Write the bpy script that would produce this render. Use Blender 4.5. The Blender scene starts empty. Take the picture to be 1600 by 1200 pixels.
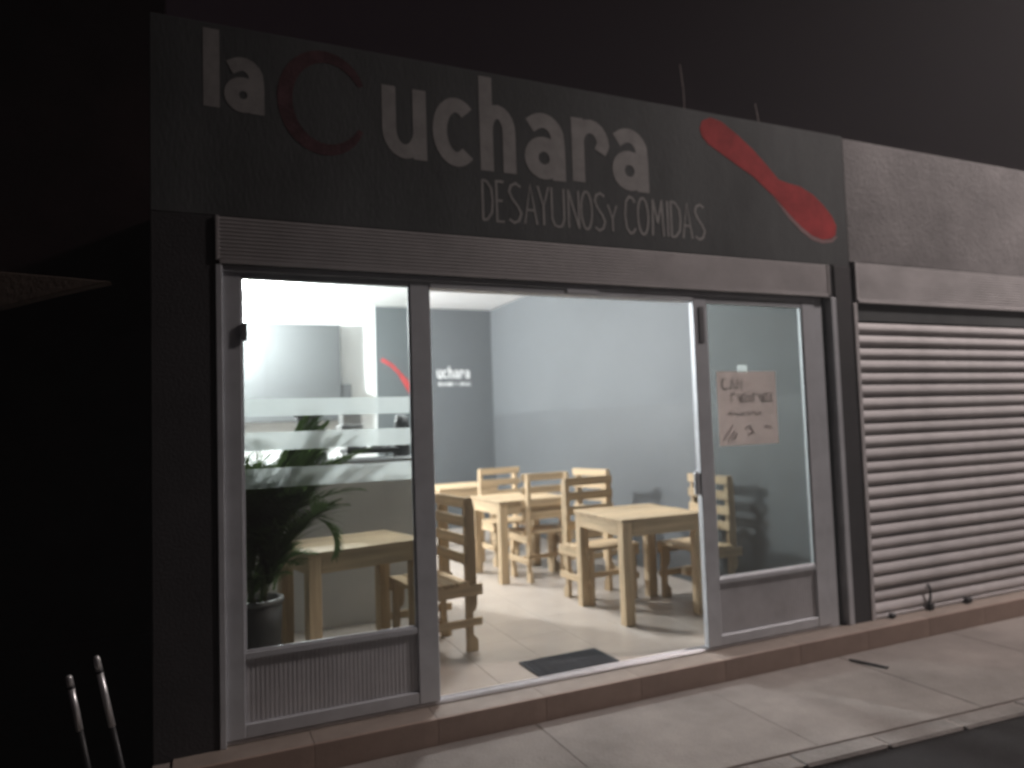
import bpy, bmesh, math, random
from mathutils import Matrix, Vector
random.seed(7)
sc = bpy.context.scene
COL = sc.collection

# ------------------------------------------------------------------ camera
yaw, pit, rol = 0.41646, 0.056655, -0.033542
d = Vector((math.sin(yaw)*math.cos(pit), math.cos(yaw)*math.cos(pit), math.sin(pit)))
r = Vector((math.cos(yaw), -math.sin(yaw), 0)); u = r.cross(d)
r2 = math.cos(rol)*r + math.sin(rol)*u; u2 = -math.sin(rol)*r + math.cos(rol)*u
cd = bpy.data.cameras.new('camera'); cam = bpy.data.objects.new('camera', cd); COL.objects.link(cam)
M = Matrix((r2, u2, -d)).transposed().to_4x4(); M.translation = Vector((0, -3.661, 1.45))
cam.matrix_world = M
cd.sensor_width = 36; cd.lens = 36*1118.1/1600; cd.clip_start = .05; cd.clip_end = 500
cd.dof.use_dof = True; cd.dof.focus_distance = 1.6; cd.dof.aperture_fstop = 2.2   # the phone missed focus a little
sc.camera = cam

# ------------------------------------------------------------------ night sky
w = bpy.data.worlds.new('World'); sc.world = w; w.use_nodes = True
nt = w.node_tree; bg = nt.nodes['Background']
sk = nt.nodes.new('ShaderNodeTexSky'); sk.sky_type = 'NISHITA'; sk.sun_disc = False
sk.sun_elevation = math.radians(-9); sk.sun_rotation = math.radians(60)       # long after sunset
mxs = nt.nodes.new('ShaderNodeMix'); mxs.data_type = 'RGBA'; mxs.inputs['Factor'].default_value = .03
mxs.inputs['A'].default_value = (.0042, .0026, .0034, 1)                        # town light on the night sky
nt.links.new(sk.outputs[0], mxs.inputs['B']); nt.links.new(mxs.outputs['Result'], bg.inputs['Color'])
bg.inputs['Strength'].default_value = 1.0

vs = sc.view_settings
vs.view_transform = 'Standard'; vs.look = 'None'; vs.gamma = 1; vs.use_curve_mapping = False; vs.exposure = 0
sc.render.engine = 'CYCLES'
sc.cycles.use_denoising = True
sc.cycles.max_bounces = 10; sc.cycles.transparent_max_bounces = 16; sc.cycles.diffuse_bounces = 5
sc.cycles.sample_clamp_indirect = 6

STREET_POWER = 3250; PANEL_DINING = 245; BULB_KITCHEN = 3000   # lamps are built at the end

# ------------------------------------------------------------------ materials
def node_mat(name):
    m = bpy.data.materials.new(name); m.use_nodes = True
    n = m.node_tree; return m, n, n.nodes['Principled BSDF']
def mat(name, col, rough=.7, var=.18, scale=6, bump=.15, bscale=60, metal=0, spec=.5, rand=0.0, stretch=(1,1,1), fine=0.0):
    m, n, b = node_mat(name)
    tc = n.nodes.new('ShaderNodeTexCoord'); mp = n.nodes.new('ShaderNodeMapping'); mp.inputs['Scale'].default_value = stretch
    n.links.new(tc.outputs['Object'], mp.inputs[0])
    nz = n.nodes.new('ShaderNodeTexNoise'); nz.inputs['Scale'].default_value = scale; nz.inputs['Detail'].default_value = 8; nz.inputs['Roughness'].default_value = .65
    n.links.new(mp.outputs[0], nz.inputs['Vector'])
    rp = n.nodes.new('ShaderNodeValToRGB')
    rp.color_ramp.elements[0].position = .3; rp.color_ramp.elements[1].position = .7
    rp.color_ramp.elements[0].color = tuple(c*(1-var) for c in col)+(1,)
    rp.color_ramp.elements[1].color = tuple(min(1,c*(1+var)) for c in col)+(1,)
    n.links.new(nz.outputs['Fac'], rp.inputs[0]); out = rp.outputs[0]
    if rand:
        oi = n.nodes.new('ShaderNodeObjectInfo'); mr = n.nodes.new('ShaderNodeMapRange')
        mr.inputs['To Min'].default_value = 1-rand; mr.inputs['To Max'].default_value = 1+rand
        n.links.new(oi.outputs['Random'], mr.inputs[0])
        hs = n.nodes.new('ShaderNodeHueSaturation'); n.links.new(out, hs.inputs['Color']); n.links.new(mr.outputs[0], hs.inputs['Value']); out = hs.outputs[0]
    n.links.new(out, b.inputs['Base Color'])
    b.inputs['Roughness'].default_value = rough; b.inputs['Metallic'].default_value = metal
    b.inputs['Specular IOR Level'].default_value = spec
    if bump:
        n2 = n.nodes.new('ShaderNodeTexNoise'); n2.inputs['Scale'].default_value = bscale; n2.inputs['Detail'].default_value = 5
        n.links.new(mp.outputs[0], n2.inputs['Vector'])
        bp = n.nodes.new('ShaderNodeBump'); bp.inputs['Strength'].default_value = bump; bp.inputs['Distance'].default_value = .01
        n.links.new(n2.outputs['Fac'], bp.inputs['Height']); n.links.new(bp.outputs[0], b.inputs['Normal'])
    return m

WOOD = {}
for ax, st in (('x', (1.2, 22, 22)), ('y', (22, 1.2, 22)), ('z', (22, 22, 1.2))):
    WOOD[ax] = mat('pine_'+ax, (.50, .375, .230), .62, .28, 1.6, .12, 3, rand=.16, stretch=st)
M_SIGNWALL = mat('dark_grey_paint', (.097, .104, .105), .8, .30, 1.8, .18, 70, spec=.25, stretch=(1, 1, .35))
M_PILLAR = mat('charcoal_paint', (.044, .042, .045), .75, .2, 3, .25, 90)
M_LETTER = mat('off_white_letter_paint', (.36, .35, .34), .75, .2, 9, .1, 90)
M_RED = mat('red_letter_paint', (.46, .050, .052), .8, .3, 6, .1, 90, spec=.2)
M_REDC = mat('faded_dark_red_paint', (.115, .060, .066), .85, .5, 9, .2, 90, spec=.15)
M_HILITE = mat('pale_highlight_paint', (.30, .18, .18), .7, .2, 9, .1, 90)
M_ALU = mat('mill_aluminium', (.58, .60, .63), .5, .12, 5, .06, 120, metal=.2)
M_TRACK = mat('lit_tone_aluminium', (.80, .80, .82), .35, .1, 9, .05, 120, metal=.5)  # aluminium made lighter to stand for room light grazing the door track
M_KICK = mat('ribbed_aluminium', (.60, .60, .62), .5, .12, 5, .05, 120, metal=.2)
M_DARKMETAL = mat('dark_metal', (.05, .05, .052), .5, .2, 12, .1, 80, metal=.4)
M_GREYMETAL = mat('dull_grey_metal', (.17, .17, .18), .5, .15, 12, .1, 80)
M_SHUT = mat('galvanised_shutter', (.56, .54, .54), .7, .24, 3.0, .10, 60, metal=.1, rand=.09, stretch=(.5, 1, 1))
M_SHUT2 = mat('dulled_shutter', (.46, .44, .44), .55, .14, 3.5, .08, 70, metal=.3)
M_CONC = mat('bare_cement_render', (.232, .222, .222), .9, .34, 1.6, .6, 45)
M_SLAB = mat('concrete_pavement', (.255, .230, .211), .92, .28, 1.9, .55, 70, rand=.05)
M_KERB = mat('kerb_concrete', (.22, .20, .185), .92, .28, 4, .6, 60, rand=.10)
M_BASE = mat('joint_mortar', (.24, .21, .19), .95, .2, 8, .4, 50)
M_ROAD = mat('asphalt', (.014, .012, .012), .95, .35, 14, .9, 120)
M_RISER = mat('tan_step_tile', (.34, .25, .205), .65, .18, 3, .1, 60, rand=.05)
M_TREAD = mat('cream_step_tile', (.30, .25, .215), .5, .16, 5, .1, 60, rand=.05)
M_TILE = mat('cream_floor_tile', (.45, .395, .345), .26, .07, 3.2, .03, 20, rand=.025)
M_GROUT = mat('grout', (.36, .31, .265), .9, .1, 8, .1, 40)
M_CEIL = mat('white_ceiling_paint', (.87, .88, .88), .85, .03, 3, .1, 80)
M_WHITE = mat('white_wall_paint', (.82, .83, .83), .8, .03, 3, .1, 80)
M_LEFTWALL = mat('pale_grey_wall_paint', (.30, .30, .30), .8, .04, 3, .1, 80)
M_ACCENT = mat('slate_grey_accent_paint', (.095, .106, .113), .7, .06, 2.2, .1, 80)
M_RWALL = mat('light_grey_wall_paint', (.112, .122, .129), .68, .05, 1.6, .1, 80)
M_DADO = mat('mid_grey_dado_paint', (.096, .104, .110), .55, .06, 1.6, .1, 80)
M_COUNTER = mat('taupe_counter_paint', (.60, .59, .565), .75, .06, 2.5, .1, 80)
M_STEEL = mat('brushed_steel', (.32, .33, .335), .55, .08, 3, .04, 60, metal=.25, stretch=(1, 1, 12))
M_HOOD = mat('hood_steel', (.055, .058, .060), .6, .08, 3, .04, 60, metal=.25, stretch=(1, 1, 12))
M_BLACK = mat('black_enamel', (.02, .02, .02), .4, .2, 12, .05, 60)
M_PLASTIC = mat('white_plastic', (.75, .75, .74), .4, .04, 5, 0)
M_MAT = mat('charcoal_mat', (.065, .068, .075), .95, .3, 40, .8, 200)
M_MATMARK = mat('mat_pale_print', (.12, .12, .13), .95, .3, 40, .5, 200)
M_LEAF = mat('palm_leaf', (.085, .135, .050), .6, .35, 10, 0, rand=.3, spec=0)
def leafy(m):
    n = m.node_tree; b = n.nodes['Principled BSDF']; o = n.nodes['Material Output']
    src = b.inputs['Base Color'].links[0].from_socket
    tl = n.nodes.new('ShaderNodeBsdfTranslucent'); n.links.new(src, tl.inputs[0])
    mx = n.nodes.new('ShaderNodeMixShader'); mx.inputs[0].default_value = .45
    n.links.new(b.outputs[0], mx.inputs[1]); n.links.new(tl.outputs[0], mx.inputs[2]); n.links.new(mx.outputs[0], o.inputs['Surface'])
leafy(M_LEAF)
M_CANE = mat('palm_cane', (.13, .15, .06), .6, .3, 10, .2, 60)
M_POT = mat('dark_pot', (.025, .025, .022), .6, .2, 8, .1, 50)
M_POTRIM = mat('pale_pot_rim', (.12, .12, .11), .6, .1, 8, .1, 50)
M_SOIL = mat('soil', (.05, .035, .025), .95, .3, 30, .8, 80)
M_INK = mat('black_marker', (.50, .43, .42), .8, .1, 8, 0)
M_TAPE = mat('white_tape', (.8, .8, .8), .5, .03, 8, 0)
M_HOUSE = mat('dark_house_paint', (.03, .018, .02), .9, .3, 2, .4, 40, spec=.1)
M_AWNING = mat('brown_awning_cloth', (.09, .065, .05), .9, .25, 4, .4, 60)
M_CHROME = mat('chrome', (.80, .80, .81), .36, .05, 8, 0, metal=.7)
M_REBAR = mat('rusty_bar', (.22, .18, .17), .7, .3, 20, .3, 90)

def glass(name, tint, refl=.06):
    m = bpy.data.materials.new(name); m.use_nodes = True; n = m.node_tree; n.nodes.clear()
    o = n.nodes.new('ShaderNodeOutputMaterial'); t = n.nodes.new('ShaderNodeBsdfTransparent'); t.inputs[0].default_value = tint+(1,)
    g = n.nodes.new('ShaderNodeBsdfGlossy'); g.inputs['Roughness'].default_value = .02
    f = n.nodes.new('ShaderNodeFresnel'); f.inputs[0].default_value = 1.45
    ge = n.nodes.new('ShaderNodeNewGeometry'); fm = n.nodes.new('ShaderNodeMath'); fm.operation = 'MULTIPLY'; iv = n.nodes.new('ShaderNodeMath'); iv.operation = 'SUBTRACT'; iv.inputs[0].default_value = 1
    n.links.new(ge.outputs['Backfacing'], iv.inputs[1]); n.links.new(f.outputs[0], fm.inputs[0]); n.links.new(iv.outputs[0], fm.inputs[1])   # the thin pane does not bend rays, so only its entry face reflects
    mx = n.nodes.new('ShaderNodeMixShader'); n.links.new(fm.outputs[0], mx.inputs[0]); n.links.new(t.outputs[0], mx.inputs[1]); n.links.new(g.outputs[0], mx.inputs[2])
    df = n.nodes.new('ShaderNodeBsdfDiffuse'); df.inputs[0].default_value = (.5, .5, .48, 1)   # dust film
    nz = n.nodes.new('ShaderNodeTexNoise'); nz.inputs['Scale'].default_value = 3; nz.inputs['Detail'].default_value = 6
    tcn = n.nodes.new('ShaderNodeTexCoord'); n.links.new(tcn.outputs['Object'], nz.inputs['Vector'])
    mr = n.nodes.new('ShaderNodeMapRange'); mr.inputs['From Min'].default_value = .35; mr.inputs['From Max'].default_value = .75
    mr.inputs['To Min'].default_value = refl*.4; mr.inputs['To Max'].default_value = refl
    n.links.new(nz.outputs['Fac'], mr.inputs[0])
    m2 = n.nodes.new('ShaderNodeMixShader'); n.links.new(mr.outputs[0], m2.inputs[0]); n.links.new(mx.outputs[0], m2.inputs[1]); n.links.new(df.outputs[0], m2.inputs[2])
    n.links.new(m2.outputs[0], o.inputs[0]); return m
M_GLASS = glass('clear_glass', (.88, .90, .89), .05)
M_GLASSR = glass('dusty_tinted_glass', (.82, .845, .835), .12)
def frosted():
    m = bpy.data.materials.new('frosted_film'); m.use_nodes = True; n = m.node_tree; n.nodes.clear()
    o = n.nodes.new('ShaderNodeOutputMaterial'); t = n.nodes.new('ShaderNodeBsdfTransparent'); t.inputs[0].default_value = (.9, .92, .92, 1)
    tl = n.nodes.new('ShaderNodeBsdfTranslucent'); tl.inputs[0].default_value = (.88, .9, .9, 1)
    rf = n.nodes.new('ShaderNodeBsdfRefraction'); rf.inputs['Roughness'].default_value = .10; rf.inputs['IOR'].default_value = 1.02; rf.inputs[0].default_value = (.9, .92, .92, 1)
    a = n.nodes.new('ShaderNodeMixShader'); a.inputs[0].default_value = .62; n.links.new(rf.outputs[0], a.inputs[1]); n.links.new(tl.outputs[0], a.inputs[2])
    b = n.nodes.new('ShaderNodeMixShader'); b.inputs[0].default_value = .8; n.links.new(t.outputs[0], b.inputs[1]); n.links.new(a.outputs[0], b.inputs[2])
    n.links.new(b.outputs[0], o.inputs[0]); return m
M_FROST = frosted()
def paper():
    m = bpy.data.materials.new('salmon_paper'); m.use_nodes = True; n = m.node_tree; n.nodes.clear()
    o = n.nodes.new('ShaderNodeOutputMaterial'); df = n.nodes.new('ShaderNodeBsdfDiffuse'); tl = n.nodes.new('ShaderNodeBsdfTranslucent')
    nz = n.nodes.new('ShaderNodeTexNoise'); nz.inputs['Scale'].default_value = 5; nz.inputs['Detail'].default_value = 6
    tcn = n.nodes.new('ShaderNodeTexCoord'); n.links.new(tcn.outputs['Object'], nz.inputs['Vector'])
    rp = n.nodes.new('ShaderNodeValToRGB'); rp.color_ramp.elements[0].color = (.68, .59, .57, 1); rp.color_ramp.elements[1].color = (.77, .67, .65, 1)
    n.links.new(nz.outputs['Fac'], rp.inputs[0])
    for q in (df, tl): n.links.new(rp.outputs[0], q.inputs[0])
    mx = n.nodes.new('ShaderNodeMixShader'); mx.inputs[0].default_value = .65; n.links.new(df.outputs[0], mx.inputs[1]); n.links.new(tl.outputs[0], mx.inputs[2])
    n.links.new(mx.outputs[0], o.inputs[0]); return m
M_PAPER = paper()
def emit(name, col, s):
    m, n, b = node_mat(name); b.inputs['Base Color'].default_value = (.8, .8, .8, 1)
    b.inputs['Emission Color'].default_value = col+(1,); b.inputs['Emission Strength'].default_value = s; return m

# ------------------------------------------------------------------ mesh helpers
def empty(name, loc=(0, 0, 0), rz=0, label=None, cat=None, group=None, kind=None):
    o = bpy.data.objects.new(name, None); COL.objects.link(o); o.location = loc; o.rotation_euler.z = rz
    o.empty_display_size = .1
    return tag(o, label, cat, group, kind)
def tag(o, label=None, cat=None, group=None, kind=None):
    if label: o['label'] = label
    if cat: o['category'] = cat
    if group: o['group'] = group
    if kind: o['kind'] = kind
    return o
def link(name, me, m, parent=None, loc=None):
    o = bpy.data.objects.new(name, me); COL.objects.link(o)
    if m and not me.materials: me.materials.append(m)
    if parent:
        o.parent = parent; o.matrix_parent_inverse = Matrix.Translation(-world_loc(parent))   # children keep world places
    if loc: o.location = loc
    return o
def world_loc(p):
    v = Vector((0, 0, 0))
    if p.parent is None: return Vector(p.location)
    return p.matrix_parent_inverse.to_translation()+Vector(p.location)+world_loc(p.parent)
def bm_box(bm, a, b):
    vs = [bm.verts.new((x, y, z)) for x in (a[0], b[0]) for y in (a[1], b[1]) for z in (a[2], b[2])]
    for f in ((0,1,3,2),(4,6,7,5),(0,4,5,1),(2,3,7,6),(0,2,6,4),(1,5,7,3)): bm.faces.new([vs[i] for i in f])
def finish(bm, name, bevel=0, smooth=False):
    bmesh.ops.recalc_face_normals(bm, faces=bm.faces)
    if bevel: bmesh.ops.bevel(bm, geom=list(bm.edges), offset=bevel, segments=1, affect='EDGES', clamp_overlap=True)
    me = bpy.data.meshes.new(name); bm.to_mesh(me); bm.free()
    if smooth:
        for p in me.polygons: p.use_smooth = True
    return me
def box(name, a, b, m, parent=None, bevel=.002):
    """box from corner a to corner b, origin at its centre"""
    c = [(p+q)/2 for p, q in zip(a, b)]; h = [abs(q-p)/2 for p, q in zip(a, b)]
    bm = bmesh.new(); bm_box(bm, [-x for x in h], h)
    return link(name, finish(bm, name, bevel), m, parent, c)
def prism(name, poly, axis, t0, t1, m, parent=None, bevel=0):
    """polygon extruded along axis; poly gives the two other coordinates in xyz order"""
    bm = bmesh.new()
    def P(p, t):
        q = list(p); q.insert('xyz'.index(axis), t); return q
    A = [bm.verts.new(P(p, t0)) for p in poly]; B = [bm.verts.new(P(p, t1)) for p in poly]
    bm.faces.new(A); bm.faces.new(B[::-1]); n = len(poly)
    for i in range(n): bm.faces.new((A[i], B[i], B[(i+1) % n], A[(i+1) % n]))
    return link(name, finish(bm, name, bevel), m, parent)
def tube(name, pts, rad, m, parent=None, n=10):
    bm = bmesh.new(); rings = []
    rads = rad if isinstance(rad, (list, tuple)) else [rad]*len(pts)
    for i, p in enumerate(pts):
        p = Vector(p); t = (Vector(pts[min(i+1, len(pts)-1)])-Vector(pts[max(i-1, 0)])).normalized()
        a = t.orthogonal().normalized() if i == 0 else (a - t*a.dot(t)).normalized()
        b = t.cross(a)
        rings.append([bm.verts.new(p+(a*math.cos(2*math.pi*k/n)+b*math.sin(2*math.pi*k/n))*rads[i]) for k in range(n)])
    for q, s in zip(rings, rings[1:]):
        for k in range(n): bm.faces.new((q[k], q[(k+1) % n], s[(k+1) % n], s[k]))
    bm.faces.new(rings[0]); bm.faces.new(rings[-1])
    return link(name, finish(bm, name, smooth=True), m, parent)
def lathe(name, prof, m, parent=None, loc=(0, 0, 0), n=28):
    bm = bmesh.new(); rings = [[bm.verts.new((R*math.cos(2*math.pi*k/n), R*math.sin(2*math.pi*k/n), z)) for k in range(n)] for R, z in prof]
    for q, s in zip(rings, rings[1:]):
        for k in range(n): bm.faces.new((q[k], q[(k+1) % n], s[(k+1) % n], s[k]))
    bm.faces.new(rings[0]); bm.faces.new(rings[-1])
    return link(name, finish(bm, name, smooth=True), m, parent, loc)
def sweep_x(name, prof, x0, x1, m, parent=None, smooth=False):
    """open (y,z) profile swept along x"""
    bm = bmesh.new(); A = [bm.verts.new((x0, y, z)) for y, z in prof]; B = [bm.verts.new((x1, y, z)) for y, z in prof]
    for i in range(len(prof)-1): bm.faces.new((A[i], B[i], B[i+1], A[i+1]))
    me = finish(bm, name, smooth=smooth); return link(name, me, m, parent)
def copy_tree(o, parent=None):
    c = o.copy(); COL.objects.link(c); c.parent = parent
    for ch in o.children: copy_tree(ch, c)
    return c

# flat painted strokes on a wall facing -y: a letter is a set of ribbons
def arc(cx, cy, rx, ry, a0, a1, n=14):
    return [(cx+rx*math.cos(math.radians(a0+(a1-a0)*i/n)), cy+ry*math.sin(math.radians(a0+(a1-a0)*i/n))) for i in range(n+1)]
def strokes(name, lines, width, y, m, parent, th=.0012):
    bm = bmesh.new()
    for k, pts in enumerate(lines):
        yy = y-th-.0002*k; pts = [Vector(p) for p in pts]; L = []; Rr = []
        closed = (pts[0]-pts[-1]).length < 1e-4
        for i, p in enumerate(pts):
            a = pts[i-1] if i else (pts[-2] if closed else p); b = pts[i+1] if i < len(pts)-1 else (pts[1] if closed else p)
            t1 = (p-a).normalized() if (p-a).length > 1e-6 else (b-p).normalized(); t2 = (b-p).normalized() if (b-p).length > 1e-6 else t1
            t = (t1+t2); t = t.normalized() if t.length > 1e-6 else t1
            nn = Vector((-t.y, t.x)); k2 = 1/max(.5, nn.dot(Vector((-t1.y, t1.x))))
            wdt = width(i/(len(pts)-1)) if callable(width) else width
            L.append(p+nn*wdt/2*k2); Rr.append(p-nn*wdt/2*k2)
        F = [[bm.verts.new((q.x, yy, q.y)) for q in S] for S in (L, Rr)]
        G = [[bm.verts.new((q.x, y+.0005, q.y)) for q in S] for S in (L, Rr)]
        for i in range(len(pts)-1):
            bm.faces.new((F[0][i], F[0][i+1], F[1][i+1], F[1][i]))
            bm.faces.new((F[0][i], G[0][i], G[0][i+1], F[0][i+1])); bm.faces.new((F[1][i], F[1][i+1], G[1][i+1], G[1][i]))
        for i in (0, -1): bm.faces.new((F[0][i], F[1][i], G[1][i], G[0][i]))
    return link(name, finish(bm, name), m, parent)
def flat_poly(name, poly, y, m, parent, th=.0012):
    return prism(name, poly, 'y', y-th, y+.0005, m, parent)
GL = {  # bold lower-case letters in a unit box (x 0..1, x-height 0..1); stroke centre lines inset by s (half stroke)
 'l': lambda s, t: [[(.5, 0), (.5, 1)]],
 'a': lambda s, t: [[(.14, .79)]+arc(.46, .60, .54-s, .40-t, 118, 20, 9)+[(1-s, .5), (1-s, 0)], arc(.47, .32, .47-s, .32-t, 0, 360, 20)],
 'u': lambda s, t: [[(s, 1), (s, .45)]+arc(.5, .40, .5-s, .40-t, 180, 360, 12), [(1-s, 1), (1-s, 0)]],
 'c': lambda s, t: [arc(.56, .5, .56-s, .5-t, 48, 312, 20)],
 'h': lambda s, t: [[(s, 0), (s, 1.40)], arc(.5, .62, .5-s, .38-t, 172, 0, 10)+[(1-s, .4), (1-s, 0)]],
 'r': lambda s, t: [[(s, 0), (s, 1)], arc(.55, .62, .55-s, .38-t, 170, 0, 10)+[(1-s, .50)]],
}
def word_letter(ch, x0, x1, z0, z1, wd, y, m, parent):
    W, H = x1-x0, z1-z0; s, t = wd/2/W, wd/2/H
    ls = [[(x0+px*W, z0+pz*H) for px, pz in l] for l in GL[ch](s, t)]
    return strokes('letter', ls, wd, y, m, parent)
CAP = {
 'D': [[(0,0),(0,1)], [(0,1),(.45,.97),(.9,.8),(1,.5),(.9,.2),(.45,.03),(0,0)]],
 'E': [[(1,1),(0,1),(0,0),(1,0)], [(0,.52),(.8,.52)]],
 'S': [[(1,.92),(.6,1),(.2,.93),(.05,.78),(.3,.6),(.75,.42),(1,.25),(.8,.06),(.4,0),(0,.08)]],
 'A': [[(0,0),(.5,1),(1,0)], [(.2,.36),(.8,.36)]],
 'Y': [[(0,1),(.5,.48),(1,1)], [(.5,.48),(.5,0)]],
 'U': [[(0,1),(0,.2),(.2,.03),(.5,0),(.8,.03),(1,.2),(1,1)]],
 'N': [[(0,0),(0,1)], [(0,1),(1,0)], [(1,0),(1,1)]],
 'O': [arc(.5,.5,.5,.5,0,360,18)],
 'C': [[(1,.85),(.75,.97),(.45,1),(.12,.85),(0,.5),(.12,.15),(.45,0),(.75,.03),(1,.15)]],
 'M': [[(0,0),(.1,1)], [(.1,1),(.5,.35)], [(.5,.35),(.9,1)], [(.9,1),(1,0)]],
 'I': [[(.5,0),(.5,1)]],
}
def cap_letter(ch, x0, x1, z0, z1, wd, y, m, parent):
    return strokes('letter', [[(x0+px*(x1-x0), z0+pz*(z1-z0)) for px, pz in l] for l in CAP[ch]], wd, y, m, parent)

# ================================================================== GROUND
road = box('road', (-40, -60, -.60), (60, 60, -.150), M_ROAD, bevel=0); tag(road, 'dark asphalt road in front of the kerb', kind='structure')
def kerb_y(x): return -.86-.062*x
sw = prism('sidewalk', [(-.55, -.16), (-.55, kerb_y(-.55)+.001), (12, kerb_y(12)+.001), (12, -.16)], 'z', -.5, -.1285, M_BASE)
tag(sw, 'narrow pale concrete pavement in front of the step', kind='structure')
xs = [-.55, .55, 1.62, 2.70, 3.80, 4.88, 5.95, 7.05, 8.1, 9.2, 10.2, 11.3]
for a, b in zip(xs, xs[1:]):
    g = .0025
    prism('slab', [(a+g, -.156), (a+g, kerb_y(a)+.003), (b-g, kerb_y(b)+.003), (b-g, -.156)], 'z', -.16, -.125+random.uniform(-.0015, .0015), M_SLAB, sw, .004)
kb = prism('kerb', [(-.55, kerb_y(-.55)), (-.55, kerb_y(-.55)-.11), (12, kerb_y(12)-.11), (12, kerb_y(12))], 'z', -.55, -.134, M_BASE)
tag(kb, 'weathered concrete kerb along the road', kind='structure')
x = -.5
while x < 11.5:
    L = .50; a, b = x+.006, x+L-.006; dz = random.uniform(-.008, .003)
    prism('kerb_stone', [(a, kerb_y(a)-.002), (a, kerb_y(a)-.125), (b, kerb_y(b)-.125), (b, kerb_y(b)-.002)], 'z', -.5, -.128+dz, M_KERB, kb, .012)
    x += L
st = box('step', (-.19, -.135, -.5), (9.0, .02, -.012), M_BASE, bevel=0); tag(st, 'tan tiled step running under both shop fronts', kind='structure')
x = .49-.60*2
while x < 8.7:
    a, b = max(x, -.19)+.0008, x+.60-.0008
    if b > -.1:
        box('riser_tile', (a, -.15, -.30), (b, -.134, -.001), M_RISER, st, .0015)
        box('tread_tile', (a, -.1335, -.02), (b, .0195, -.0005+random.uniform(-.0005, .0005)), M_TREAD, st, .0015)
    x += .60

# ================================================================== RESTAURANT BUILDING
rb = empty('restaurant_building', (0, 0, 0), label='dark grey painted restaurant front with big white lettering and red spoon', cat='building')
par = box('parapet_wall', (-.19, 0, 2.50), (4.298, .16, 3.455), M_SIGNWALL, rb, .004)
lp = box('pillar', (-.19, 0, -.3), (.088, .16, 2.499), M_PILLAR, rb, .004)
rpil = box('pillar', (4.135, -.006, -.02), (4.298, .16, 2.499), M_PILLAR, rb, .004)
box('guide_rail', (4.085, -.012, 0), (4.1345, .10, 2.265), M_ALU, rb, .003)
box('guide_rail', (.0885, -.008, 0), (.118, .10, 2.265), M_ALU, rb, .003)
box('wall', (-.19, .1605, -.3), (-.06, 6.30, 3.16), M_LEFTWALL, rb, 0)              # left
box('wall', (4.02, .1605, 1.60), (4.28, 6.1395, 3.159), M_RWALL, rb, 0)             # right, upper paint
box('wall', (4.018, .1605, -.3), (4.28, 6.1395, 1.5995), M_DADO, rb, 0)             # right, lower paint
bw = box('wall', (2.285, 6.14, -.3), (4.30, 6.30, 3.159), M_ACCENT, rb, 0)          # back, slate
bw['label'] = 'slate grey back wall with small painted logo'
box('wall', (-.0595, 6.14, -.3), (2.2845, 6.30, 3.159), M_WHITE, rb, 0)             # back, kitchen side
box('ceiling', (-.19, .1605, 3.16), (4.298, 6.30, 3.36), M_CEIL, rb, 0)
box('lintel', (.0885, .004, 2.2655), (4.1345, .16, 2.4995), M_PILLAR, rb, 0)
# rolled shutter housing with fine ribs
def housing(x0, x1, z0, z1, n, parent, y=-.004, depth=.008, m=None):
    m = m or M_SHUT
    h = empty('shutter_housing'); h.parent = parent
    prof = []; p = (z1-z0)/n
    for i in range(n):
        z = z0+i*p
        prof += [(y, z), (y-depth*.5, z+p*.12), (y-depth*.62, z+p*.5), (y-depth*.5, z+p*.86), (y, z+p*.96)]
    prof.append((y, z1))
    sweep_x('rib_panel', prof, x0, x1, m, h)
    for xa, xb in ((x0-.003, x0+.012), (x1-.012, x1+.003)): box('end_cap', (xa, y-depth, z0-.004), (xb, y+.003, z1+.004), m, h, .001)
    box('bottom_bar', (x0+.013, y-depth*.9, z0-.022), (x1-.013, y+.004, z0-.001), m, h, .002)
    return h
housing(.094, 4.08, 2.290, 2.497, 11, rb, m=M_SHUT2)
# painted lettering
Y0 = 0.0
for ch, x0, x1, z0, z1, wd in (('l', .038, .121, 3.035, 3.425, .074), ('a', .136, .322, 3.025, 3.305, .068),
        ('u', .915, 1.160, 2.895, 3.285, .076), ('c', 1.195, 1.440, 2.885, 3.275, .082), ('h', 1.472, 1.692, 2.882, 3.272, .080),
        ('a', 1.748, 2.013, 2.872, 3.268, .088), ('r', 2.060, 2.296, 2.884, 3.275, .084), ('a', 2.338, 2.602, 2.864, 3.258, .088)):
    word_letter(ch, x0, x1, z0, z1, wd, Y0, M_LETTER, par)
bigc = strokes('letter', [arc(.625, 3.135, .205, .245, 28, 330, 30)], lambda s: .028+.046*math.sin(math.pi*min(1, s*1.02))**.6, Y0, M_REDC, par)
bigc['label'] = 'dark red brush painted capital C'
for ch, x0, x1 in (('D',1.477,1.537),('E',1.562,1.608),('S',1.637,1.713),('A',1.735,1.813),('Y',1.822,1.892),('U',1.912,1.992),('N',2.022,2.090),('O',2.108,2.181),('S',2.200,2.270),
        ('C',2.415,2.490),('O',2.508,2.584),('M',2.614,2.696),('I',2.722,2.740),('D',2.758,2.828),('A',2.846,2.918),('S',2.942,3.018)):
    cap_letter(ch, x0, x1, 2.598, 2.828, .0145, Y0, M_LETTER, par)
cap_letter('Y', 2.293, 2.356, 2.600, 2.762, .013, Y0, M_LETTER, par)
spoon = [(3.018,3.335),(3.040,3.392),(3.111,3.424),(3.20,3.408),(3.330,3.336),(3.455,3.254),(3.570,3.160),(3.672,3.068),(3.76,3.052),(3.866,3.040),(3.98,2.995),(4.075,2.930),(4.155,2.855),(4.192,2.785),(4.180,2.722),(4.131,2.690),(4.05,2.680),(3.96,2.698),(3.86,2.752),(3.758,2.826),(3.670,2.900),(3.600,2.960),(3.450,3.066),(3.31,3.130),(3.185,3.192),(3.085,3.240),(3.036,3.283)]
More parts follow.
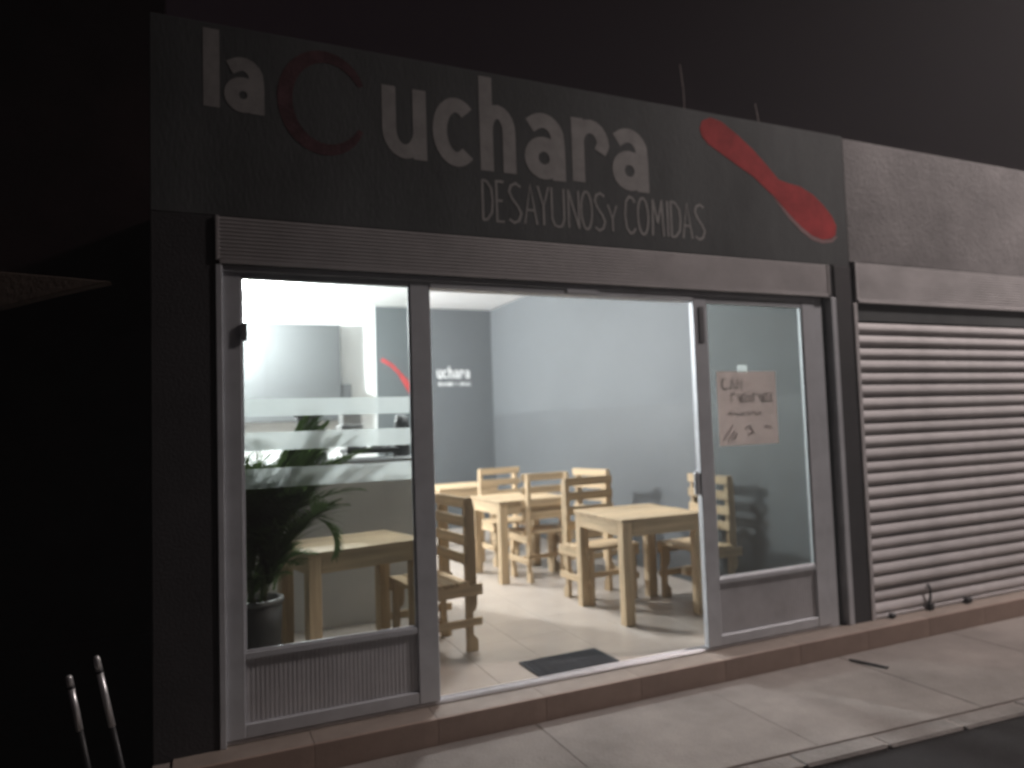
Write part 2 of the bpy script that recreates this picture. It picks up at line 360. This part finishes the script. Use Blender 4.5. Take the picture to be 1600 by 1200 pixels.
sp = flat_poly('spoon_emblem', spoon, Y0, M_RED, par); sp['label'] = 'painted red spoon slanting down beside the lettering'
strokes('spoon_highlight', [[(3.60,2.962),(3.67,2.895),(3.755,2.815),(3.855,2.738),(3.955,2.683),(4.05,2.664),(4.14,2.676),(4.19,2.712)]], lambda s: .012+.018*math.sin(math.pi*s), Y0, M_HILITE, par)
# small logo painted on the back wall
x = 3.165
for ch, wl in (('u', .075), ('c', .07), ('h', .075), ('a', .075), ('r', .065), ('a', .075)):
    word_letter(ch, x, x+wl, 2.145, 2.270, .024, 6.14, M_WHITE, bw); x += wl+.013
x = 3.185
for ch in 'DESAYUNOS Y COMIDAS':
    if ch != ' ': cap_letter(ch, x, x+.017, 2.040, 2.088, .008, 6.14, M_WHITE, bw)
    x += .0262
s2 = strokes('spoon_emblem', [[(2.36,2.415),(2.42,2.385),(2.52,2.32),(2.62,2.21),(2.70,2.10),(2.76,2.02),(2.83,1.95),(2.90,1.90)]], lambda s: .05+.13*max(0, s-.45)**.9*1.6 if s < .8 else .16-.4*(s-.8), 6.14, M_RED, bw)
s2['label'] = 'small red spoon painted on the slate back wall'
strokes('letter', [arc(2.96, 2.19, .13, .13, 50, 310, 16)], .035, 6.14, M_RED, bw)

# interior floor of tiles
fl = box('interior_floor', (-.06, .02, -.30), (4.018, 6.14, -.0025), M_GROUT, bevel=0); tag(fl, 'glossy cream tiled dining room floor', kind='structure')
T = .40; me_tile = None
for i in range(11):
    for j in range(16):
        a, b = -.05+i*T, .07+j*T
        x1, y1 = min(a+T, 4.017), min(b+T, 6.139)
        full = abs(x1-a-T) < 1e-6 and abs(y1-b-T) < 1e-6
        if x1-a < .02 or y1-b < .02: continue
        if full:
            if me_tile is None:
                bm = bmesh.new(); bm_box(bm, (-T/2+.0007, -T/2+.0007, -.01), (T/2-.0007, T/2-.0007, 0)); me_tile = finish(bm, 'tile', .0012)
            link('tile', me_tile, M_TILE, fl, (a+T/2, b+T/2, 0))
        else:
            box('tile', (a+.0012, b+.0012, -.01), (x1-.0012, y1-.0012, 0), M_TILE, fl, .0012)

# ------------------------------------------------------------------ aluminium front: two glazed panels, open doorway between
def door(x0, x1, s0, s1, gz0, gz1, ydoor, gmat, label):
    dr = empty('glazed_door'); dr.parent = rb; dr['label'] = label
    y0, y1 = ydoor, ydoor+.045
    box('stile', (x0, y0, .022), (x0+s0, y1, 2.235), M_ALU, dr, .003)
    box('stile', (x1-s1, y0, .022), (x1, y1, 2.235), M_ALU, dr, .003)
    box('rail', (x0+s0+.0005, y0+.002, gz1), (x1-s1-.0005, y1-.002, 2.235), M_ALU, dr, .003)
    box('rail', (x0+s0+.0005, y0+.002, gz0-.032), (x1-s1-.0005, y1-.002, gz0), M_ALU, dr, .003)
    box('rail', (x0+s0+.0005, y0+.002, .022), (x1-s1-.0005, y1-.002, .085), M_ALU, dr, .003)
    box('glass_pane', (x0+s0-.004, ydoor+.02, gz0-.006), (x1-s1+.004, ydoor+.0255, gz1+.006), gmat, dr, 0)
    for a, b in (((x0+s0+.0005, y0+.007, gz0+.0005), (x0+s0+.010, y0+.019, gz1-.0005)), ((x1-s1-.010, y0+.007, gz0+.0005), (x1-s1-.0005, y0+.019, gz1-.0005)), ((x0+s0+.011, y0+.007, gz0+.0005), (x1-s1-.011, y0+.019, gz0+.010))):
        box('glazing_bead', a, b, M_ALU, dr, .002)
    # ribbed kick panel
    bm = bmesh.new(); xa, xb, za, zb = x0+s0+.001, x1-s1-.001, .0855, gz0-.0325; n = int((xb-xa)/.021); p = (xb-xa)/n
    pts = []
    for i in range(n):
        q = xa+i*p
        pts += [(q, y0+.020), (q+p*.18, y0+.020), (q+p*.30, y0+.0165), (q+p*.88, y0+.0165)]
    pts.append((xb, y0+.020))
    A = [bm.verts.new((px, py, za)) for px, py in pts]; B = [bm.verts.new((px, py, zb)) for px, py in pts]
    for i in range(len(pts)-1): bm.faces.new((A[i], A[i+1], B[i+1], B[i]))
    C1 = [bm.verts.new((xa, y0+.03, za)), bm.verts.new((xb, y0+.03, za)), bm.verts.new((xb, y0+.03, zb)), bm.verts.new((xa, y0+.03, zb))]
    bm.faces.new(C1)
    link('kick_panel', finish(bm, 'kick_panel'), M_KICK, dr)
    return dr
dl = door(.119, 1.158, .083, .112, .415, 2.205, .012, M_GLASS, 'left glazed aluminium panel with three frosted bands')
drr = door(2.905, 3.945, .105, .115, .435, 2.190, .012, M_GLASSR, 'right glazed aluminium panel with a paper notice')
for z0, z1 in ((1.530, 1.617), (1.363, 1.453), (1.181, 1.277)):
    box('frosted_band', (.2025, .0385, z0), (1.0455, .0395, z1), M_FROST, dl, 0)
box('lock', (.200, -.004, 1.895), (.228, .0115, 1.985), M_GREYMETAL, dl, .005)
box('lock', (2.945, .006, 1.935), (2.985, .0115, 2.165), M_GREYMETAL, drr, .004)
hd = box('handle', (2.868, .016, .965), (2.9045, .048, 1.115), M_ALU, drr, .010)
box('door_jamb', (3.946, .018, .0), (4.020, .11, 2.262), M_ALU, rb, .003)
box('door_jamb', (4.0205, .048, .0), (4.0845, .13, 2.262), M_DARKMETAL, rb, .003)
box('door_header', (.119, .002, 2.2355), (3.9455, .10, 2.2650), M_ALU, rb, .003)
box('door_header', (1.1585, .008, 2.200), (2.9045, .098, 2.235), M_ALU, rb, .003)
box('door_closer_plate', (1.99, .001, 2.205), (2.205, .0075, 2.232), M_ALU, rb, .003)
tr = box('door_track', (.12, .022, .0005), (3.9455, .082, .0135), M_TRACK, rb, .001)
box('track_rib', (.12, .030, .014), (3.9455, .036, .0215), M_TRACK, rb, .001); box('track_rib', (.12, .070, .014), (3.9455, .076, .0215), M_TRACK, rb, .001)
# paper notice
nt_ = box('paper_notice', (3.088, .0410, 1.265), (3.588, .0420, 1.750), M_PAPER, None, 0)
tag(nt_, 'salmon handwritten paper notice taped inside the right glass', 'notice')
def marks(lines, wd): return tag(strokes('handwriting', lines, wd, .0410, M_INK, nt_, .0008), kind='stuff')
hw = []
for k, xx in enumerate((3.13, 3.195, 3.255)):          # first line, three big blurred capitals
    hw.append([arc(xx+.02, 1.665, .022, .036, 60, 320, 8), [(xx, 1.63), (xx+.02, 1.70), (xx+.042, 1.63)], [(xx, 1.63), (xx, 1.70), (xx+.04, 1.63), (xx+.04, 1.70)]][k])
for k in range(8):                                       # second line, wider capitals
    xx = 3.20+k*.046; z = 1.545
    hw.append([[(xx, z), (xx, z+.055), (xx+.03, z+.055)], [(xx, z+.055), (xx+.032, z), (xx+.032, z+.055)], arc(xx+.016, z+.028, .016, .028, 0, 360, 8), [(xx, z), (xx+.03, z+.055), (xx+.015, z+.028), (xx, z+.055), (xx+.03, z)]][k % 4])
hw += [[(3.16+.05*k, 1.465+.006*math.sin(k*2.1)), (3.185+.05*k, 1.478-.006*math.sin(k*1.3)), (3.20+.05*k, 1.462)] for k in range(6)]
hw += [[(3.12, 1.30), (3.20, 1.395)], [(3.16, 1.29), (3.215, 1.36)], [(3.20, 1.30), (3.235, 1.345)], [(3.30, 1.37), (3.34, 1.39), (3.37, 1.345), (3.33, 1.33)], [(3.47, 1.38), (3.53, 1.375)]]
marks(hw, .011)
box('tape', (3.262, .0400, 1.742), (3.345, .0408, 1.792), M_FROST, nt_, 0)

# ================================================================== NEIGHBOUR SHOP (right)
nb = empty('closed_shop', label='closed neighbouring shop with bare cement wall and grey roller shutter', cat='building')
box('wall', (4.2985, .004, 2.535), (8.30, .20, 3.445), M_CONC, nb, .006)
box('wall', (7.90, .004, -.02), (8.30, .20, 2.5345), M_CONC, nb, .006)
box('wall', (4.2985, .2005, -.3), (8.30, 6.3, 3.36), M_PILLAR, nb, 0)
housing(4.335, 7.885, 2.262, 2.530, 13, nb, -.006, .015)
box('lintel', (4.2985, .004, 2.112), (7.8995, .19, 2.2605), M_SIGNWALL, nb, 0)
box('guide_rail', (4.300, -.014, 0), (4.338, .05, 2.238), M_SHUT, nb, .003)
box('guide_rail', (7.862, -.014, 0), (7.8995, .05, 2.238), M_SHUT, nb, .003)
sh = empty('roller_shutter'); sh.parent = nb
P_ = .0905; nsl = 23
prof = [(.026, 0), (.013, .004), (.002, .014), (-.004, .026), (-.0045, .038), (-.001, .053), (.005, .068), (.013, .082), (.026, .0895)]
bm = bmesh.new(); A = [bm.verts.new((-1.762, y, z)) for y, z in prof]; B = [bm.verts.new((1.762, y, z)) for y, z in prof]
for i in range(len(prof)-1): bm.faces.new((A[i], B[i], B[i+1], A[i+1]))
bm.faces.new((A[0], A[-1], B[-1], B[0]))
me_sl = finish(bm, 'slat')
for i in range(nsl): link('slat', me_sl, M_SHUT, sh, (6.10, random.uniform(-.002, .002), .028+i*P_)).rotation_euler = (random.uniform(-.03, .03), random.uniform(-.0006, .0006), random.uniform(-.0012, .0012))
box('bottom_bar', (4.339, -.006, .004), (7.861, .034, .027), M_SHUT, sh, .004)
lt = tube('latch', [(4.882, -.012, .05), (4.886, -.024, .09), (4.890, -.024, .15), (4.888, -.008, .185)], .009, M_DARKMETAL, sh, 8)
box('latch_plate', (4.865, -.040, .004), (4.905, -.0065, .05), M_DARKMETAL, sh, .004)
box('padlock', (5.255, -.050, .002), (5.315, -.012, .045), M_DARKMETAL, sh, .008)
box('padlock', (4.452, -.046, .002), (4.500, -.012, .034), M_DARKMETAL, sh, .008)
# bars left standing on the roof
for pts, lab in (([(3.130, .30, 3.40), (3.140, .30, 3.62), (3.138, .30, 3.76), (3.118, .30, 3.93)], 'thin bent steel bar standing on the roof above the spoon handle'),
                 ([(3.83, .30, 3.40), (3.812, .30, 3.60), (3.785, .30, 3.75)], 'short thin steel bar standing on the roof above the spoon bowl')):
    tag(tube('steel_bar', pts, .005, M_REBAR, None, 6), lab, 'steel bar', 'bars left standing on the roof')

# ================================================================== DARK SURROUNDINGS (left)
hs = empty('dark_house', label='unlit house set back in the dark at the left', cat='building')
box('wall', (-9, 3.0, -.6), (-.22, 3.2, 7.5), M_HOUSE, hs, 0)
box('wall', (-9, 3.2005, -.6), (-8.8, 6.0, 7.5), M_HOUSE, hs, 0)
aw = prism('awning', [(-.317, 2.092), (-.50, 2.103), (-.704, 2.113), (-1.9, 2.17), (-1.9, 1.60), (-.95, 1.89), (-.704, 1.970), (-.50, 2.038)], 'y', -.34, -.26, M_AWNING, None, .004)
tag(aw, 'dim brown sagging awning edge at the far left', 'awning')
for base, top, lab in (((-.404, -.25, .10), (-.477, -.25, .507), 'shorter slanted chrome tube in the dark beside the left pillar'), ((-.277, -.25, .04), (-.381, -.25, .568), 'taller slanted chrome tube nearer the left pillar')):
    t = empty('chrome_tube', (base[0], base[1], -.285), label=lab, cat='metal tube', group='slanted chrome tubes at the left')
    B0, T0 = Vector(base), Vector(top); dr_ = T0-B0
    foot = B0-dr_*((B0.z+.285)/dr_.z)
    tube('shaft', [foot, B0, B0+dr_*.45], .012, M_DARKMETAL, t, 12)
    tube('sleeve', [B0+dr_*.45, T0-dr_*.12], .013, M_CHROME, t, 12)
    tube('collar', [T0-dr_*.13, T0-dr_*.115], .0155, M_DARKMETAL, t, 12)
    tube('cap', [T0-dr_*.115, T0-dr_*.02, T0], [.013, .013, .008], M_CHROME, t, 12)

# ================================================================== KITCHEN END
ct = empty('serving_counter', (.8, 1.8, 0), label='taupe painted serving counter behind the left table', cat='counter')
box('front_panel', (-.058, 1.80, 0), (1.690, 1.90, 1.185), M_COUNTER, ct, .003)
box('end_panel', (1.55, 1.9005, 0), (1.690, 2.30, 1.185), M_COUNTER, ct, .003)
box('top', (-.058, 1.785, 1.1855), (1.705, 2.32, 1.222), M_STEEL, ct, .004)
hd_ = empty('extractor_hood', (.9, 5.9, 1.6), label='large pale grey extractor hood on the white kitchen wall', cat='hood')
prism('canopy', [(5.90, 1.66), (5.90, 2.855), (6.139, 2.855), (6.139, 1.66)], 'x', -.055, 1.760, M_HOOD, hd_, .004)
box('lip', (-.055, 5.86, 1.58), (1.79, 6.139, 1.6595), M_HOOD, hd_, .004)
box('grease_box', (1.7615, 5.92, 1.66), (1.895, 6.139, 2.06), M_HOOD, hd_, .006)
box('seam', (.82, 5.894, 1.665), (.828, 5.8998, 2.85), M_DARKMETAL, hd_, 0)
stv = empty('countertop_stove', (1.30, 2.02, 1.222), label='black two burner stove on the counter end', cat='stove')
box('body', (1.06, 1.92, 1.262), (1.47, 2.24, 1.305), M_BLACK, stv, .006)
for xx in (1.08, 1.43):
    for yy in (1.935, 2.205): box('leg', (xx, yy, 1.2225), (xx+.02, yy+.02, 1.2615), M_BLACK, stv, .002)
for xx in (1.17, 1.36): lathe('burner', [(.02, 0), (.075, .002), (.08, .016), (.05, .020), (.02, .012)], M_DARKMETAL, stv, (xx, 2.08, 1.3055), 20)
for xx in (1.17, 1.36): lathe('knob', [(.016, 0), (.016, .006), (.012, .012)], M_STEEL, stv, (xx, 1.945, 1.3055), 12)
for k, (xx, yy, w_, dd, hh, mm, lab) in enumerate(((1.12, 2.10, .16, .22, .14, M_PLASTIC, 'lower white food box stacked on the counter stove'), (1.125, 2.10, .15, .20, .11, M_PLASTIC, 'upper white food box stacked on the counter stove'))):
    z = 1.327 if k == 0 else 1.327+.165
    q = empty('food_box', (xx, yy, z), label=lab, cat='box', group='white food boxes on the counter')
    box('body', (xx-w_/2, yy-dd/2, z), (xx+w_/2, yy+dd/2, z+hh), mm, q, .008)
    box('lid', (xx-w_/2-.006, yy-dd/2-.006, z+hh+.0005), (xx+w_/2+.006, yy+dd/2+.006, z+hh+.020), M_STEEL, q, .004)
jr = empty('dark_canister', (1.54, 2.12, 1.222), label='tall dark canister at the right end of the counter', cat='canister')
lathe('body', [(.055, 0), (.06, .01), (.06, .28), (.05, .31)], M_DARKMETAL, jr, (1.56, 2.16, 1.2225), 20)
lathe('lid', [(.052, 0), (.052, .022), (.02, .03)], M_STEEL, jr, (1.56, 2.16, 1.533), 20)
pr = empty('grey_press', (.80, 2.08, 1.222), label='grey juice press standing on the counter behind the palm', cat='appliance')
box('base', (.68, 1.95, 1.2225), (.92, 2.22, 1.29), M_STEEL, pr, .01)
box('column', (.72, 2.10, 1.2905), (.88, 2.20, 1.56), M_STEEL, pr, .012)
box('head', (.70, 1.96, 1.5605), (.90, 2.21, 1.64), M_DARKMETAL, pr, .012)
lathe('bowl', [(.05, 0), (.075, .03), (.08, .09), (.072, .09), (.04, .02)], M_PLASTIC, pr, (.80, 2.02, 1.291), 20)

# ================================================================== TABLES
def jitter(): return random.uniform(-.0012, .0012)
def make_table(W, D, H=.75):
    t = empty('pine_table')
    n = 6; p = D/n
    for i in range(n):
        box('plank', (-W/2, -D/2+i*p+.0012, H-.024), (W/2, -D/2+(i+1)*p-.0012, H+jitter()), WOOD['x'], t, .0025)
    lw = .078
    for sx in (-1, 1):
        for sy in (-1, 1):
            cx, cy = sx*(W/2-lw/2-.008), sy*(D/2-lw/2-.008)
            box('leg', (cx-lw/2, cy-lw/2, 0), (cx+lw/2, cy+lw/2, H-.0245), WOOD['z'], t, .004)
    a, b = W/2-.008-lw-.0005, D/2-.020
    for s in (-1, 1):
        box('apron', (-a, s*b-.011, H-.125), (a, s*b+.011, H-.0245), WOOD['x'], t, .0025)
        box('apron', (s*(W/2-.020)-.011, -(D/2-.008-lw-.0005), H-.125), (s*(W/2-.020)+.011, D/2-.008-lw-.0005, H-.0245), WOOD['y'], t, .0025)
    return t
for W, D, x, y, a, lab in ((.76, .58, .885, .965, 12, 'pine table behind the left glass beside the palm'),
                           (.72, .74, 3.115, 1.075, -1, 'pine table by the open doorway nearest the right glass panel'),
                           (.74, .70, 2.875, 2.77, 2, 'brightly lit pine table in the middle of the room between two chairs'),
                           (.74, .70, 2.84, 4.46, 3, 'pine table farthest back by the slate grey wall')):
    t = make_table(W, D); t.location = (x, y, 0); t.rotation_euler.z = math.radians(a)
    tag(t, lab, 'table', 'pine dining tables')

# ================================================================== CHAIRS (sitter faces local -y)
def make_chair():
    c = empty('pallet_chair')
    hw, D, S = .205, .42, .452
    def post(x, yb, top, rear):
        # pallet-stringer profile with a notch cut in its rear edge
        w1, w2 = .076, .044
        pts = [(yb, 0), (yb-w1, 0), (yb-w1, top-.09 if rear else top), (yb-w1+.012 if rear else yb-w1, top)]
        pts += [(yb-.022 if rear else yb, top)]
        if rear: pts += [(yb-.006, top-.07)]
        pts += [(yb, .30), (yb-.010, .262), (yb-w1+w2, .245), (yb-w1+w2, .105), (yb-.012, .085), (yb, .07)]
        return prism('back_post' if rear else 'leg', pts, 'x', x-.017, x+.017, WOOD['z'], c, .002)
    for s in (-1, 1):
        post(s*hw, D/2, .985, True); post(s*hw, -D/2+.076, S-.024, False)
        xo = s*(hw+.0285)
        box('seat_rail', (xo-.011, -D/2-.012, S-.094), (xo+.011, D/2+.030, S-.0245), WOOD['y'], c, .002)
        box('stretcher', (xo-.010, -D/2-.006, .165), (xo+.010, D/2+.022, .215), WOOD['y'], c, .002)
    box('stretcher', (-hw+.0175, -.03, .172), (hw-.0175, .0, .212), WOOD['x'], c, .002)
    n = 4; p = (D-.05)/n
    for i in range(n):
        y0 = -D/2-.012+i*p
        box('seat_plank', (-hw-.046, y0+.004, S-.024), (hw+.046, y0+p-.004, S+jitter()), WOOD['x'], c, .0025)
    yb = D/2-.076
    for i, z in enumerate((.560, .680, .800, .920)):
        e = random.uniform(-.012, .012)
        box('back_slat', (-hw-.034+e, yb-.0185, z), (hw+.034+e, yb-.0005, z+.068), WOOD['x'], c, .0025)
    return c
chair0 = make_chair(); first = True
for x, y, a, lab in ((1.430, .965, -84, 'pine slat chair in silhouette by the left end of the doorway'),
                     (2.985, 2.545, 182, 'pine slat chair with its back to the doorway at the middle table'),
                     (3.045, 1.560, 4, 'pine slat chair facing out from behind the table by the doorway'),
                     (3.690, 1.090, -88, 'pine slat chair partly behind the right glass panel'),
                     (3.430, 2.53, -76, 'pine slat chair at the right end of the middle table by the grey wall'),
                     (3.005, 3.42, 3, 'pine slat chair facing out between the middle and farthest tables')):
    c = chair0 if first else copy_tree(chair0); first = False
    c.location = (x, y, 0); c.rotation_euler.z = math.radians(a)
    tag(c, lab, 'chair', 'pine slat chairs')

# ================================================================== PALM
pl = empty('areca_palm', (.30, .48, 0), label='feathery areca palm in a pot behind the left glass', cat='plant')
lathe('pot', [(.08, 0), (.09, .02), (.118, .40), (.122, .535), (.108, .535), (.104, .45), (.02, .44)], M_POT, pl, (.30, .48, 0))
lathe('pot_rim', [(.123, 0), (.130, .004), (.130, .026), (.110, .030), (.107, .0)], M_POTRIM, pl, (.30, .48, .536))
lathe('soil', [(.10, 0), (.06, .02), (.01, .025)], M_SOIL, pl, (.30, .48, .50))
def frond(az, elev, L, droop, bx, by, bz):
    bm = bmesh.new(); N = 34; pts = []
    p = Vector((bx, by, bz)); e = elev
    for i in range(N+1):
        pts.append(p.copy())
        dv = Vector((math.cos(az)*math.cos(e), math.sin(az)*math.cos(e), math.sin(e)))
        p = p+dv*L/N; e -= droop/N*(1+1.2*i/N)
        p.x = max(p.x, -.045); p.y = min(max(p.y, .075), 1.72)
    side0 = Vector((-math.sin(az), math.cos(az), 0))
    def strip(P, w):
        vs = [(bm.verts.new(q-s*w_), bm.verts.new(q+s*w_)) for q, s, w_ in P]
        for a, b in zip(vs, vs[1:]): bm.faces.new((a[0], a[1], b[1], b[0]))
    strip([(pts[i], side0, .006*(1-i/N)+.0015) for i in range(N+1)], 0)
    up = Vector((0, 0, 1))
    for i in range(3, N+1):
        t = (pts[i]-pts[i-1]).normalized()
        for s in (-1, 1):
            f = i/N; l = .40*math.sin(math.pi*min(.97, .18+.80*f))**.7*random.uniform(.8, 1.12)*L
            dirv = (t*.75+side0*s*.75+up*random.uniform(.0, .25)).normalized()
            sn = dirv.cross(up); sn = sn.normalized() if sn.length > 1e-3 else side0
            q = pts[i].copy(); P = []
            for k in range(5):
                P.append((q.copy(), sn, .0068*(1-abs(k-1.4)/3.0) if k < 4 else .0008))
                q = q+dirv*l/4; dirv = (dirv+Vector((0, 0, -.13))).normalized()
                q.x = max(q.x, -.05); q.y = min(max(q.y, .068), 1.75)
            strip(P, 0)
    return link('frond', finish(bm, 'frond'), M_LEAF, pl)
for k in range(7):
    a = random.uniform(0, 6.28); x0, y0 = .30+.05*math.cos(a), .48+.05*math.sin(a)
    x1, y1 = x0+.05*math.cos(a), y0+.05*math.sin(a)
    tube('cane', [(x0, y0, .51), ((x0+x1)/2, (y0+y1)/2, .66), (x1, y1, .80)], [.010, .008, .006], M_CANE, pl, 7)
    for j in range(5):
        frond(a+random.uniform(-1.2, 1.2), random.uniform(.95, 1.5), random.uniform(.40, .72), random.uniform(.2, .8), x1, y1, .68+.05*j)
for k in range(10):
    frond(random.uniform(-1.6, 1.2), random.uniform(1.0, 1.5), random.uniform(.28, .42), random.uniform(.2, 1.0), random.uniform(.22, .38), random.uniform(.36, .52), random.uniform(.50, .64))
for k in range(26):
    frond(random.uniform(-1.2, 1.6), random.uniform(.85, 1.5), random.uniform(.30, .52), random.uniform(.1, .7), random.uniform(.20, .36), random.uniform(.38, .58), random.uniform(.58, 1.0))
for az, el, L, dr_ in ((.1, 1.10, .74, .35), (.3, 1.25, .78, .3), (-.1, 1.0, .66, .4), (.5, 1.1, .72, .4), (.2, .92, .60, .5), (-.25, 1.3, .78, .2), (-.2, 1.0, .62, 1.9), (.15, 1.35, .76, .5), (.05, .88, .80, .35), (.25, .98, .80, .25), (.0, .74, .64, .5), (.4, .90, .74, .4)):
    frond(az, el, L, dr_, .29, .48, .86)

# ================================================================== DOORMAT
dm = empty('doormat', (2.06, .265, 0), label='charcoal ribbed doormat just inside the open doorway', cat='doormat')
mt = prism('rubber_base', [(1.785, .118), (2.325, .130), (2.318, .418), (1.778, .400)], 'z', .001, .010, M_MAT, dm, .002)
for k in range(15):
    yy = .138+k*.0175
    box('rib', (1.80, yy, .0095), (2.303, yy+.010, .0135), M_MAT, dm, .001)
box('pale_print', (1.93, .262, .0136), (2.18, .268, .0142), M_MATMARK, dm, 0); box('pale_print', (1.98, .245, .0136), (2.12, .250, .0142), M_MATMARK, dm, 0)
# loose stick on the pavement
tag(prism('stick', [(3.790, -.245), (3.812, -.252), (3.888, -.462), (3.862, -.462)], 'z', -.1228, -.112, M_DARKMETAL, None, .003), 'thin dark stick lying on the pavement by the closed shop', 'stick')

# ================================================================== LAMPS
def bulb(x, y, z, power, lab):
    t = empty('ceiling_bulb', (x, y, 3.16), label=lab, cat='light bulb')
    lathe('socket', [(.045, 0), (.045, .02), (.026, .03), (.026, .055)], M_PLASTIC, t, (x, y, z+.052))
    prof = [(.010, -.138)]+[(.09*math.sin(a), -.05-.09*math.cos(a)) for a in [i*math.pi/12 for i in range(1, 11)]]+[(.026, .052)]
    if z < 3.0: tube('cord', [(x, y, z+.105), (x, y, 3.159)], .004, M_PLASTIC, t, 6)
    b = lathe('globe', prof, emit('bulb_glow', (.95, .99, 1.0), power), t, (x, y, z))
    return t
pn = empty('ceiling_panel_lamp', (2.42, 1.90, 3.16), label='flat square white lamp on the dining room ceiling', cat='ceiling lamp')
box('housing', (2.26, 1.74, 3.125), (2.58, 2.06, 3.1595), M_PLASTIC, pn, .004)
box('diffuser', (2.27, 1.75, 3.118), (2.57, 2.05, 3.1245), emit('panel_glow', (.97, .985, 1.0), PANEL_DINING), pn, 0)
bulb(.20, 4.90, 2.78, BULB_KITCHEN, 'bare white bulb hanging from the kitchen ceiling')

sl = empty('street_lamp', (9.2, -3.15, -.15), label='street lamp across the road beyond the closed shop', cat='street lamp')
tube('pole', [(9.2, -3.15, -.285), (9.2, -3.15, 4.0), (9.2, -3.15, 8.0)], [.09, .07, .055], M_DARKMETAL, sl, 14)
tube('arm', [(9.2, -3.15, 7.98), (9.15, -2.85, 8.22), (9.05, -2.45, 8.26)], .028, M_DARKMETAL, sl, 10)
box('luminaire', (8.90, -2.53, 8.18), (9.14, -2.07, 8.26), M_DARKMETAL, sl, .02)
box('lens', (8.93, -2.49, 8.155), (9.11, -2.11, 8.1795), emit('street_lamp_glow', (1, .80, .72), 40), sl, 0)
ld = bpy.data.lights.new('street_light', 'SPOT'); ld.energy = STREET_POWER; ld.color = (1, .87, .835); ld.spot_size = math.radians(106); ld.spot_blend = 1; ld.shadow_soft_size = .30
lo = bpy.data.objects.new('street_light', ld); COL.objects.link(lo); lo.parent = sl; lo.matrix_parent_inverse = Matrix.Translation(-Vector(sl.location))
lo.location = (9.02, -2.30, 8.14); lo.rotation_euler = (Vector((6.1, -.6, .2))-Vector(lo.location)).to_track_quat('-Z', 'Y').to_euler()

# ================================================================== thin mist added to imitate a milky lens veil, lit by the lamps
hz = bpy.data.materials.new('veil_haze'); hz.use_nodes = True; n = hz.node_tree; n.nodes.clear()
o_ = n.nodes.new('ShaderNodeOutputMaterial'); pv = n.nodes.new('ShaderNodeVolumePrincipled')
pv.inputs['Color'].default_value = (.9, .9, .92, 1); pv.inputs['Density'].default_value = .0080; pv.inputs['Anisotropy'].default_value = .2
n.links.new(pv.outputs[0], o_.inputs['Volume'])
tag(box('veil_haze', (-41, -61, -1.6), (61, 61, 9.0), hz, None, 0), 'thin mist over the street, added to imitate a milky lens veil', kind='stuff')
